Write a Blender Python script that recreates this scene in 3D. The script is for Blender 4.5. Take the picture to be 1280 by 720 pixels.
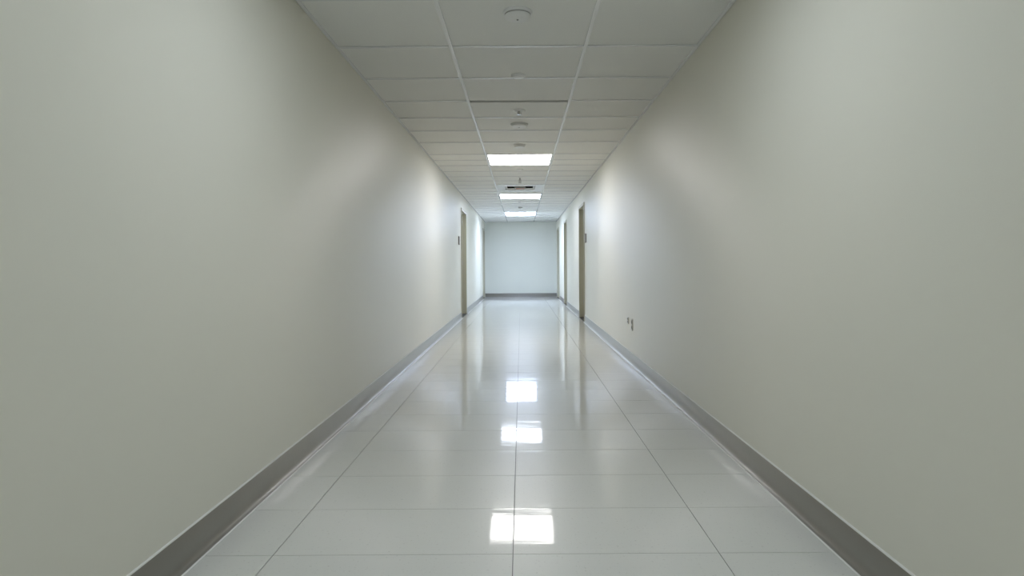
import bpy, math, random
for o in list(bpy.data.objects): bpy.data.objects.remove(o)
SC = bpy.context.scene
COL = SC.collection
random.seed(4)
# ------------------------------------------------------------------ camera
FPX = 740.0
cam = bpy.data.objects.new('camera', bpy.data.cameras.new('camera')); COL.objects.link(cam)
cam.location = (0, 0, 1.05)
cam.rotation_euler = (math.pi/2, 0.0060, 0)
cam.data.sensor_width = 36; cam.data.lens = 36*FPX/1280
cam.data.shift_x = -11.5/1280; cam.data.shift_y = -29.0/1280
cam.data.clip_start = 0.05
SC.camera = cam
# ------------------------------------------------------------------ world, exposure, lamps
w = bpy.data.worlds.new('world'); SC.world = w; w.use_nodes = True
w.node_tree.nodes['Background'].inputs[0].default_value = (0.5, 0.55, 0.6, 1)
w.node_tree.nodes['Background'].inputs[1].default_value = 0.0
SC.view_settings.view_transform = 'Standard'; SC.view_settings.look = 'None'
SC.view_settings.gamma = 1; SC.view_settings.use_curve_mapping = False
SC.view_settings.exposure = 0.13
# troffer panels: (y0, y1, colour, strength)
LIGHTS = [(7.565, 8.385, (1.0, 0.97, 0.95), 11.5),
          (11.84, 12.62, (0.86, 0.93, 1.07), 14.5),
          (15.90, 17.02, (0.73, 0.87, 1.18), 25),
          (1.772, 2.438, (0.87, 0.96, 1.06), 10.5),
          (-3.058, -2.392, (0.88, 0.96, 1.03), 20)]  # last entry: extra unseen panel, added to light the near walls
LIGHT_LABEL = ['bright rectangular ceiling light panel nearest the camera, largest in view',
               'bright ceiling light panel just beyond the square air diffuser',
               'small bright ceiling light panel farthest down the corridor by the end wall',
               'ceiling light panel just above the top edge of the picture',
               'unseen ceiling light panel added behind the viewpoint to light the near walls']
# ------------------------------------------------------------------ dimensions
XL, XR, H = -1.190, 1.160, 2.465
YB, YE = -6.0, 19.4
TEE = (-0.447, 0.424)
# ------------------------------------------------------------------ materials
def mat(name, rgb, rough=0.5, spec=0.5, metal=0.0, bump=None, vary=None, coat=0, coat_rough=0.05, emis=None, aniso=0, coat_ior=1.5):
    m = bpy.data.materials.new(name); m.use_nodes = True
    nt = m.node_tree; b = nt.nodes['Principled BSDF']
    b.inputs['Base Color'].default_value = (*rgb, 1)
    b.inputs['Roughness'].default_value = rough
    b.inputs['Metallic'].default_value = metal
    b.inputs['Specular IOR Level'].default_value = spec
    b.inputs['Coat Weight'].default_value = coat
    b.inputs['Coat Roughness'].default_value = coat_rough
    b.inputs['Coat IOR'].default_value = coat_ior
    if emis:
        b.inputs['Emission Color'].default_value = (*emis[0], 1); b.inputs['Emission Strength'].default_value = emis[1]
    geo = nt.nodes.new('ShaderNodeNewGeometry')
    if aniso:     # roller texture: the sheen spreads up and down the wall
        b.inputs['Anisotropic'].default_value = aniso
        cv = nt.nodes.new('ShaderNodeCombineXYZ'); cv.inputs[2].default_value = 1.0
        nt.links.new(cv.outputs[0], b.inputs['Tangent'])
    if vary:      # (scale, amount, second colour)
        n = nt.nodes.new('ShaderNodeTexNoise'); n.inputs['Scale'].default_value = vary[0]; n.inputs['Detail'].default_value = 4
        nt.links.new(geo.outputs['Position'], n.inputs['Vector'])
        r = nt.nodes.new('ShaderNodeValToRGB')
        r.color_ramp.elements[0].position = vary[3] if len(vary) > 3 else 0.35
        r.color_ramp.elements[1].position = vary[4] if len(vary) > 4 else 0.65
        r.color_ramp.elements[0].color = (*vary[2], 1); r.color_ramp.elements[1].color = (*rgb, 1)
        nt.links.new(n.outputs['Fac'], r.inputs['Fac'])
        mx = nt.nodes.new('ShaderNodeMix'); mx.data_type = 'RGBA'
        mx.inputs[0].default_value = vary[1]; mx.inputs[6].default_value = (*rgb, 1)
        nt.links.new(r.outputs['Color'], mx.inputs[7]); nt.links.new(mx.outputs[2], b.inputs['Base Color'])
    if bump:      # list of (scale, distance, stretch)
        prev = None
        for sc, dist, st in bump:
            mp = nt.nodes.new('ShaderNodeMapping'); mp.inputs['Scale'].default_value = st
            nt.links.new(geo.outputs['Position'], mp.inputs['Vector'])
            n = nt.nodes.new('ShaderNodeTexNoise'); n.inputs['Scale'].default_value = sc; n.inputs['Detail'].default_value = 2
            nt.links.new(mp.outputs[0], n.inputs['Vector'])
            bp = nt.nodes.new('ShaderNodeBump'); bp.inputs['Distance'].default_value = dist; bp.inputs['Strength'].default_value = 1
            nt.links.new(n.outputs['Fac'], bp.inputs['Height'])
            if prev: nt.links.new(prev.outputs[0], bp.inputs['Normal'])
            prev = bp
        nt.links.new(prev.outputs[0], b.inputs['Normal'])
        if coat: nt.links.new(prev.outputs[0], b.inputs['Coat Normal'])
    return m
M = {}
M['wall'] = mat('eggshell wall paint', (0.77, 0.75, 0.65), 0.37, 0.65, aniso=1.0, bump=[(260, 0.00012, (1, 1, 1))], vary=(0.7, 0.3, (0.75, 0.74, 0.655)))
M['end_wall'] = mat('end wall paint', (0.80, 0.82, 0.75), 0.5, 0.4, bump=[(260, 0.0002, (1, 1, 1))])
M['tile'] = mat('mineral fibre tile', (0.88, 0.885, 0.86), 0.55, 0.5, bump=[(220, 0.0008, (1, 1, 1))], vary=(120, 0.35, (0.81, 0.815, 0.79)))
M['tee'] = mat('white enamelled grid', (0.88, 0.89, 0.90), 0.24, 0.6)
M['plenum'] = mat('dark void above ceiling', (0.03, 0.03, 0.028), 0.9)
M['bed'] = mat('grey joint bed', (0.22, 0.22, 0.21), 0.7)
M['floor'] = mat('waxed floor tile', (0.71, 0.71, 0.67), 0.30, 0.5, coat=0.85, coat_rough=0.05, coat_ior=1.42,
                 bump=[(1.0, 0.0011, (1.2, 7.0, 1)), (1.0, 0.00016, (4, 55, 1)), (300, 0.00001, (1, 1, 1))], vary=(95, 0.5, (0.47, 0.46, 0.42), 0.30, 0.37))
M['base'] = mat('taupe vinyl base', (0.15, 0.138, 0.115), 0.36, 1.0, aniso=0.95, coat=1.0, coat_rough=0.34, coat_ior=1.9, bump=[(14, 0.0006, (1, 1, 1))])
M['bead'] = mat('pale paint bead', (0.80, 0.80, 0.77), 0.3, 0.5)
M['frame'] = mat('khaki frame paint', (0.53, 0.51, 0.40), 0.34, 0.5)
M['slab'] = mat('khaki door laminate', (0.48, 0.46, 0.35), 0.35, 0.5, vary=(9, 0.4, (0.44, 0.42, 0.31)))
M['steel'] = mat('brushed steel', (0.55, 0.55, 0.54), 0.28, 0.5, metal=1)
M['dark'] = mat('dark gap and slot', (0.03, 0.03, 0.028), 0.5)  # near-black; under the doors it paints in the shadow gap
M['plastic'] = mat('white plastic', (0.87, 0.88, 0.88), 0.35, 0.5)
M['plastic_grey'] = mat('grey plastic', (0.42, 0.42, 0.41), 0.45, 0.5)
M['sign'] = mat('brown grey sign plate', (0.17, 0.14, 0.12), 0.4, 0.5)
M['copper'] = mat('reddish metal', (0.50, 0.26, 0.20), 0.45, 0.5)
M['led'] = mat('red indicator', (0.35, 0.03, 0.02), 0.3, 0.5)
# ------------------------------------------------------------------ helpers
class MB:
    def __init__(s): s.v = []; s.f = []
    def box(s, x0, x1, y0, y1, z0, z1):
        n = len(s.v)
        s.v += [(x0,y0,z0),(x1,y0,z0),(x1,y1,z0),(x0,y1,z0),(x0,y0,z1),(x1,y0,z1),(x1,y1,z1),(x0,y1,z1)]
        s.f += [tuple(n+i for i in q) for q in ((0,3,2,1),(4,5,6,7),(0,1,5,4),(1,2,6,5),(2,3,7,6),(3,0,4,7))]
        return s
    def prism_y(s, prof, y0, y1):       # closed profile of (x, z), extruded along y
        n = len(s.v); k = len(prof)
        s.v += [(x, y0, z) for x, z in prof] + [(x, y1, z) for x, z in prof]
        for i in range(k):
            j = (i+1) % k
            s.f.append((n+i, n+j, n+k+j, n+k+i))
        s.f.append(tuple(n+i for i in range(k))[::-1]); s.f.append(tuple(n+k+i for i in range(k)))
        return s
    def prism_x(s, prof, x0, x1):       # closed profile of (y, z)
        n = len(s.v); k = len(prof)
        s.v += [(x0, y, z) for y, z in prof] + [(x1, y, z) for y, z in prof]
        for i in range(k):
            j = (i+1) % k
            s.f.append((n+i, n+j, n+k+j, n+k+i))
        s.f.append(tuple(n+i for i in range(k))); s.f.append(tuple(n+k+i for i in range(k))[::-1])
        return s
    def lathe(s, prof, seg=32, c=(0, 0, 0), axis='z'):     # prof: (r, h)
        n = len(s.v); k = len(prof)
        for i in range(seg):
            a = 2*math.pi*i/seg
            for r, h in prof:
                p = (r*math.cos(a), r*math.sin(a), h)
                if axis == 'x': p = (h, r*math.cos(a), r*math.sin(a))
                if axis == 'y': p = (r*math.cos(a), h, r*math.sin(a))
                s.v.append((p[0]+c[0], p[1]+c[1], p[2]+c[2]))
        for i in range(seg):
            j = (i+1) % seg
            for q in range(k-1):
                s.f.append((n+i*k+q, n+j*k+q, n+j*k+q+1, n+i*k+q+1))
        s.f.append(tuple(n+i*k for i in range(seg))[::-1]); s.f.append(tuple(n+i*k+k-1 for i in range(seg)))
        return s
    def build(s, name, m, parent=None, loc=None, smooth=False, bevel=0, kind=None):
        me = bpy.data.meshes.new(name); me.from_pydata(s.v, [], s.f); me.update()
        import bmesh
        bm = bmesh.new(); bm.from_mesh(me); bmesh.ops.recalc_face_normals(bm, faces=bm.faces); bm.to_mesh(me); bm.free()
        me.materials.append(m)
        o = bpy.data.objects.new(name, me); COL.objects.link(o)
        if smooth:
            for p in me.polygons: p.use_smooth = len(p.vertices) == 4
            me.set_sharp_from_angle(angle=math.radians(40))
        if bevel:
            b = o.modifiers.new('bevel', 'BEVEL'); b.width = bevel; b.segments = 2; b.limit_method = 'ANGLE'
        if parent: o.parent = parent
        if loc: o.location = loc
        if kind: o['kind'] = kind
        return o
def copy_of(src, loc, parent=None, scale=None):
    o = src.copy(); COL.objects.link(o); o.location = loc
    if parent: o.parent = parent
    if scale: o.scale = scale
    return o
def copy_tree(o, parent=None):
    c = o.copy(); COL.objects.link(c)
    if parent: c.parent = parent
    for ch in list(o.children): copy_tree(ch, c)
    return c
def thing(name, label, cat, loc, group=None):
    o = bpy.data.objects.new(name, None); COL.objects.link(o); o.location = loc; o.empty_display_size = 0.05
    o['label'] = label; o['category'] = cat
    if group: o['group'] = group
    return o
# ------------------------------------------------------------------ walls with door openings
DH = 2.15                 # opening height
D_LEFT = [(11.78, 12.74), (18.38, 19.20)]
D_RIGHT = [(10.86, 11.74), (15.05, 15.85), (18.00, 18.88)]
T = 0.25
def side_wall(name, x, s, doors):
    b = MB(); y = YB
    xa, xb = sorted((x, x+s*T))
    for a, c in doors:
        b.box(xa, xb, y, a, 0, H+0.3); b.box(xa, xb, a, c, DH, H+0.3); y = c
    b.box(xa, xb, y, YE, 0, H+0.3)
    return b.build(name, M['wall'], kind='structure')
wl = side_wall('wall_left', XL, -1, D_LEFT)
wr = side_wall('wall_right', XR, 1, D_RIGHT)
MB().box(XL-T, XR+T, YE, YE+0.2, 0, H+0.3).build('wall_end', M['end_wall'], kind='structure')
MB().box(XL-T, XR+T, YB-0.2, YB, 0, H+0.3).build('wall_back', M['wall'], kind='structure')
# ------------------------------------------------------------------ ceiling: plenum slab, grid, tiles
ceil = MB().box(XL-T, XR+T, YB-.2, YE+.2, H+0.30, H+0.42).build('ceiling', M['plenum'], kind='structure')
rows = [3.83, 4.48, 5.10, 5.68, 6.22, 6.82, 7.55, 7.97, 8.40, 8.92, 9.44, 9.94, 10.43, 10.92, 11.41, 11.80, 12.22, 12.66,
        13.16, 13.68, 14.22, 14.76, 15.30, 15.86, 16.46, 17.06, 17.66, 18.26, 18.86, YE]
y = 3.83
while y > YB+0.4:
    y -= 0.69; rows.insert(0, y)
rows[0] = YB
rows_side = list(rows)
def in_light(y0, y1):
    ym = (y0+y1)/2
    for l in LIGHTS:
        if l[0]-0.04 < ym < l[1]+0.04: return True
    return 10.43 < ym < 11.41
TW = 0.012; TD = 0.0055
bays = [(XL, TEE[0]), (TEE[0], TEE[1]), (TEE[1], XR)]
unit = MB().box(0, 1, 0, 1, 0, 1)
first_tile = None
for i in range(len(rows)-1):
    y0, y1 = rows[i], rows[i+1]
    for k, (x0, x1) in enumerate(bays):
        if k == 1 and in_light(y0, y1): continue
        g0 = 0.0
        if k == 1 and abs(y0-5.10) < 1e-3: g0 = 0.052          # the tile that sits askew and leaves a black gap
        sx, sy = (x1-x0)-0.006, (y1-y0)-0.006-g0
        loc = (x0+0.003, y0+0.003+g0, H+random.uniform(0, 0.0012))
        if first_tile is None:
            first_tile = unit.build('ceiling_tile', M['tile'], ceil, loc); first_tile.scale = (sx, sy, 0.018)
        else:
            copy_of(first_tile, loc, ceil, (sx, sy, 0.018))
for x in TEE:
    MB().box(x-TW, x+TW, YB, YE, H-TD, H-0.0003).box(x-.002, x+.002, YB, YE, H, H+.04).build('main_runner', M['tee'], ceil)
first = None
for i, y in enumerate(rows[1:-1]):
    for k, (x0, x1) in enumerate(bays):
        if k == 1 and any(l[0]-0.02 < y < l[1]+0.02 for l in LIGHTS): continue
        if k == 1 and (10.5 < y < 11.3 or abs(y-5.10) < 1e-3): continue
        a, b_ = x0+(TW if k else 0.02), x1-(TW if k < 2 else 0.02)
        c = MB().box(a, b_, -0.011, 0.011, H-TD, H-0.0003) if first is None or True else None
        c.build('cross_tee', M['tee'], ceil, (0, y, 0))
# wall angles
for n, x, s in ((1, XL, 1), (2, XR, -1)):
    MB().box(*sorted((x, x+s*0.021)), YB, YE, H-0.006, H-0.0004).box(*sorted((x, x+s*0.0015)), YB, YE, H-0.006, H+0.02).build('trim_%d' % n, M['tee'], kind='structure')
MB().box(XL+.021, XR-.021, YE-0.021, YE, H-0.006, H-0.0004).build('trim_3', M['tee'], kind='structure')
# ------------------------------------------------------------------ floor: joint bed and tiles
fl = MB().box(XL-T, XR+T, YB-.2, YE+.2, -0.15, -0.0035).build('floor', M['bed'], kind='structure')
cols = [XL, -0.908, -0.036, 0.712, XR]
frows = [2.149]
while frows[-1] < YE-0.5: frows.append(frows[-1]+0.402)
frows.append(YE)
y = 2.149
while y > YB+0.5: y -= 0.402; frows.insert(0, y)
frows[0] = YB
ft = None; J = 0.0016
for i in range(len(frows)-1):
    for k in range(4):
        x0, x1 = cols[k]+J, cols[k+1]-J; y0, y1 = frows[i]+0.0011, frows[i+1]-0.0011
        loc = (x0, y0, -0.0035-0.001); sc = (x1-x0, y1-y0, 0.0045)
        if ft is None:
            ft = unit.build('floor_tile', M['floor'], fl, loc); ft.scale = sc
        else: copy_of(ft, loc, fl, sc)
# fill the floor inside the door recesses
# ------------------------------------------------------------------ baseboards
BH = 0.119
def base_run(name, x, s, doors):
    segs = []; y = YB
    for a, c in doors: segs.append((y, a-0.045)); y = c+0.045
    segs.append((y, YE))
    prof = [(0, 0), (0.030, 0), (0.030, 0.002), (0.018, 0.0045), (0.0105, 0.0115), (0.0075, 0.024), (0.0065, 0.04), (0.0065, BH-0.003), (0.004, BH), (0, BH)]
    b = MB(); t = MB(); u = MB()
    for a, c in segs:
        b.prism_y([(x+s*px, pz) for px, pz in prof], a, c)
        t.prism_y([(x, BH), (x+s*0.0058, BH), (x+s*0.0045, BH+0.0045), (x+s*.001, BH+0.006), (x, BH+0.006)], a, c)
        u.prism_y([(x+s*0.030, 0.0), (x+s*0.0355, 0.0), (x+s*0.0335, 0.0022), (x+s*0.030, 0.003)], a, c)
    o = b.build(name, M['base'], kind='structure', smooth=True)
    t.build('top_bead', M['bead'], o); e = u.build('toe_bead', M['bead'], o)
    return o
base_run('baseboard_left', XL, 1, D_LEFT)
base_run('baseboard_right', XR, -1, D_RIGHT)
be = MB().prism_x([(YE, 0), (YE-0.03, 0), (YE-0.03, 0.002), (YE-0.0105, 0.0115), (YE-0.0065, 0.04), (YE-0.0065, BH-.003), (YE-.004, BH), (YE, BH)], XL+0.007, XR-0.007).build('baseboard_end', M['base'], kind='structure')
MB().prism_x([(YE, BH), (YE-0.0058, BH), (YE-0.001, BH+0.005), (YE, BH+0.005)], XL+0.007, XR-0.007).build('top_bead', M['bead'], be)
# ------------------------------------------------------------------ doors
def door(n, x, s, y0, y1, near_handle=True, rec=0.078):
    """s = +1 for the right wall (opening runs outwards along +x)"""
    d = bpy.data.objects.new('door_%d' % n, None); COL.objects.link(d); d['kind'] = 'structure'
    d.location = (x, (y0+y1)/2, 0)
    hw = (y1-y0)/2
    def bx(mb, a, b, *r): return mb.box(*sorted((s*a, s*b)), *r)
    f = MB()                       # casing on wall face and jambs lining the opening
    for ya, yb, za, zb in ((-hw-0.042, -hw+0.008, 0.006, DH+0.042), (hw-0.008, hw+0.042, 0.006, DH+0.042), (-hw+0.008, hw-0.008, DH-0.008, DH+0.042)):
        bx(f, -0.014, 0.0, ya, yb, za, zb)
    for ya, yb, za, zb in ((-hw, -hw+0.008, 0.006, DH), (hw-0.008, hw, 0.006, DH), (-hw+.008, hw-.008, DH-0.008, DH)):
        bx(f, 0.0, 0.20, ya, yb, za, zb)
    # stops
    for ya, yb, za, zb in ((-hw+.008, -hw+0.022, 0.006, DH-.008), (hw-0.022, hw-.008, 0.006, DH-.008), (-hw+.022, hw-.022, DH-0.022, DH-.008)):
        bx(f, rec+0.048, rec+0.075, ya, yb, za, zb)
    fr = f.build('door_frame', M['frame'], d, bevel=0.0012)
    sl = bx(MB(), rec, rec+0.044, -hw+0.011, hw-0.011, 0.012, DH-0.011).build('door_leaf', M['slab'], d, bevel=0.001)
    th = bx(MB(), -0.014, 0.20, -hw, hw, -0.0005, 0.0055).build('threshold_shade', M['dark'], d)  # sill strip coloured dark to stand for the shadow gap below the jambs
    sg = -1 if near_handle else 1
    hy = sg*(hw-0.07)
    h = MB().lathe([(0.027, 0), (0.027, 0.006), (0.024, 0.009), (0.011, 0.010), (0.0095, 0.055), (0.011, 0.058), (0.011, 0.07), (0.008, 0.074)], 20, axis='x')
    h.v = [(s*(rec - px), py+hy, pz+1.0) for px, py, pz in h.v]
    e = MB().box(*sorted((s*(rec-0.073), s*(rec-0.058))), *sorted((hy, hy-sg*0.115)), 0.99, 1.01)
    ho = h.build('lever_handle', M['steel'], sl, smooth=True); 
    e.build('lever', M['steel'], sl, bevel=0.004)
    ho['label'] = 'round steel rose with spindle of the lever handle'
    # hinges on the other side
    for hz in (0.25, 1.05, 1.9):
        hh = MB().lathe([(0.006, 0), (0.006, 0.1)], 10)
        hh.v = [(px+s*(rec-0.004), py-sg*(hw-0.008), pz+hz) for px, py, pz in hh.v]
        hh.build('hinge', M['steel'], sl, smooth=True)
    return d
dn = 1
for y0, y1 in D_LEFT: door(dn, XL, -1, y0, y1); dn += 1
for y0, y1 in D_RIGHT: door(dn, XR, 1, y0, y1); dn += 1
for dd, s in ((D_LEFT, -1), (D_RIGHT, 1)):
    for a, c in dd:      # closing walls behind the doors keep the corridor light-tight
        x = (XL if s < 0 else XR)+s*0.2
# ------------------------------------------------------------------ ceiling lights
for (y0, y1, colr, st), lab in zip(LIGHTS, LIGHT_LABEL):
    t = thing('ceiling_light', lab, 'ceiling light', (sum(TEE)/2, (y0+y1)/2, H), 'lights set in the ceiling grid')
    hx = (TEE[1]-TEE[0])/2-TW-0.001; hy = (y1-y0)/2
    f = MB(); e = 0.012
    f.box(-hx, hx, -hy, -hy+e, -0.006, 0.08).box(-hx, hx, hy-e, hy, -0.006, 0.08).box(-hx, -hx+e, -hy+e, hy-e, -0.006, 0.08).box(hx-e, hx, -hy+e, hy-e, -0.006, 0.08).box(-hx, hx, -hy, hy, 0.08, 0.085)
    f.build('frame', M['tee'], t)
    mm = mat('lit diffuser', (0.8, 0.8, 0.8), 0.4, 0.3, emis=(colr, st))
    MB().box(-hx+e, hx-e, -hy+e, hy-e, 0.000, 0.004).build('diffuser', mm, t)
    # three lamp-cover ribs across the diffuser
    r = MB()
    for q in (-0.5, 0, 0.5): r.box(-hx+e, hx-e, q*hy-0.011, q*hy+0.011, -0.004, 0.0)
    r.build('diffuser_rib', M['plastic'], t)
# ------------------------------------------------------------------ ceiling fittings
CX = -0.012
def smoke_detector(y, r, h, label, x=CX):
    t = thing('smoke_detector', label, 'smoke detector', (x, y, H), 'round fittings down the ceiling centre')
    MB().lathe([(r, 0), (r, -0.010), (r*.97, -0.013), (r*.90, -0.0135)], 40).build('base', M['plastic'], t, smooth=True)
    MB().lathe([(r*.90, -0.012), (r*.88, -h*.45), (r*.84, -h*.52)], 40).build('vent_band', M['plastic_grey'], t, smooth=True)
    b = MB()
    MB().lathe([(r*.90, -h*.52), (r*.90, -h*.62), (r*.82, -h*.80), (r*.60, -h*.95), (r*.25, -h), (r*.02, -h)], 40).build('dome', M['plastic'], t, smooth=True)
    MB().lathe([(0.006, -h+.002), (0.006, -h-.004), (0.003, -h-.006)], 12, c=(0, 0, 0)).build('indicator', M['plastic_grey'], t, smooth=True)
    return t
def sprinkler(y, r, drop, label, x=CX, m='steel'):
    t = thing('sprinkler_head', label, 'sprinkler', (x, y, H), 'round fittings down the ceiling centre')
    MB().lathe([(r, 0), (r, -0.004), (r*.9, -0.010), (r*.45, -0.014), (r*.4, -.006)], 32).build('escutcheon', M['plastic'], t, smooth=True)
    MB().lathe([(0.012, -.004), (0.012, -drop*.45), (0.008, -drop*.5), (.006, -drop*.95)], 16).build('body', M[m], t, smooth=True)
    a = MB()
    for s in (-1, 1):
        a.box(s*0.017-.003, s*.017+.003, -.003, .003, -drop*.93, -drop*.42)
    a.box(-.017, .017, -.003, .003, -drop*.46, -drop*.42)
    a.build('yoke', M[m], t)
    d = MB().lathe([(0.004, -drop*.90), (0.026, -drop*.93), (0.026, -drop*.96), (.005, -drop)], 16).build('deflector', M[m], t, smooth=True)
    return t
def cover(y, r, h, label, x=CX):
    t = thing('heat_detector', label, 'heat detector', (x, y, H), 'round fittings down the ceiling centre')
    MB().lathe([(r, 0), (r, -h*.35), (r*.93, -h*.55)], 36).build('rim', M['plastic'], t, smooth=True)
    MB().lathe([(r*.86, -h*.3), (r*.86, -h*.75), (r*.75, -h), (r*.02, -h)], 36).build('disc', M['plastic'], t, smooth=True)
    return t
smoke_detector(3.32, 0.082, 0.040, 'largest round white smoke detector, near the top of the picture')
cover(4.42, 0.055, 0.016, 'small flat white heat detector second from the top of the picture, beside a cross bar')
sprinkler(5.42, 0.060, 0.045, 'white sprinkler head just beyond the black gap in the ceiling')
smoke_detector(5.96, 0.088, 0.030, 'wide flat white smoke detector right behind the sprinkler past the black gap')
cover(6.98, 0.072, 0.032, 'round white heat detector just in front of the nearest ceiling light')
cover(8.78, 0.050, 0.018, 'small heat detector right behind the nearest ceiling light')
sprinkler(9.55, 0.035, 0.10, 'long dark sprinkler hanging in front of the air diffuser', m='plastic_grey')
cover(13.35, 0.045, 0.02, 'tiny heat detector just behind the second ceiling light')
smoke_detector(14.45, 0.060, 0.055, 'tiny smoke detector in front of the farthest ceiling light')
# air diffuser
t = thing('air_diffuser', 'square white four-way air diffuser with dark slots in front of the second light', 'air vent', (sum(TEE)/2, 10.92, H))
hx = (TEE[1]-TEE[0])/2-TW-0.001; hy = 0.475; ox, oy = 0.27, 0.27
MB().box(-hx, hx, -hy, -oy, -0.004, 0.004).box(-hx, hx, oy, hy, -0.004, 0.004).box(-hx, -ox, -oy, oy, -0.004, 0.004).box(ox, hx, -oy, oy, -0.004, 0.004).build('panel', M['tee'], t)
MB().box(-ox, ox, -oy, oy, 0.09, 0.1).box(-ox-.003, -ox, -oy, oy, .004, .1).box(ox, ox+.003, -oy, oy, .004, .1).box(-ox, ox, -oy-.003, -oy, .004, .1).box(-ox, ox, oy, oy+.003, .004, .1).build('duct_box', M['dark'], t)
for q, z in ((0.262, -0.004), (0.105, -0.012)):
    c = MB(); n = 4
    r0, r1 = q, q-0.025
    pr = [(r0, z), (r0, z+0.003), (r1, 0.03), (r1, 0.027)]
    V = []
    for (r, h) in pr: V += [(-r, -r, h), (r, -r, h), (r, r, h), (-r, r, h)]
    c.v = V
    for a in range(4):
        for e in range(4):
            g = (e+1) % 4; b2 = (a+1) % 4
            c.f.append((a*4+e, a*4+g, b2*4+g, b2*4+e))
    c.build('louvre', M['tee'], t)
MB().box(-.08, .08, -.08, .08, -0.016, -0.010).build('centre_plate', M['copper'], t)['label'] = 'small reddish centre plate'
# ------------------------------------------------------------------ room signs and outlets
def sign(x, s, y, z0, z1, wy, label):
    t = thing('room_sign', label, 'sign', (x, y, (z0+z1)/2), 'room signs beside the doors')
    hz = (z1-z0)/2
    MB().box(*sorted((0, s*0.012)), -wy/2, wy/2, -hz, hz).build('back_plate', M['sign'], t, bevel=0.002)
    MB().box(*sorted((s*0.012, s*0.016)), -wy/2+.012, wy/2-.012, -hz+.012, hz-.012).build('insert', M['plastic_grey'], t)
sign(XL, 1, 11.32, 1.44, 1.60, 0.16, 'small dark room sign on left wall beside the door')
sign(XR, -1, 10.62, 1.44, 1.60, 0.16, 'small dark room sign on right wall beside the nearest door')
def outlet(y, z0, z1, label, wy=0.07):
    t = thing('wall_outlet', label, 'outlet', (XR, y, (z0+z1)/2), 'outlets low on the right wall')
    hz = (z1-z0)/2
    MB().box(-0.006, 0, -wy/2, wy/2, -hz, hz).build('cover_plate', M['bead'], t, bevel=0.0015)
    for q in (-0.45, 0.45):
        so = MB().box(-0.009, -0.006, -wy*.26, wy*.26, q*hz-hz*.3, q*hz+hz*.3).build('socket', M['plastic_grey'], t)
        MB().box(-0.0095, -0.009, -wy*.14, -wy*.09, q*hz-hz*.12, q*hz+hz*.12).box(-0.0095, -0.009, wy*.09, wy*.14, q*hz-hz*.12, q*hz+hz*.12).build('slot', M['dark'], so)
outlet(6.44, 0.405, 0.475, 'smaller pale cover plate low on right wall, farther of two')
outlet(6.20, 0.355, 0.475, 'taller pale outlet low on right wall, nearer of two')
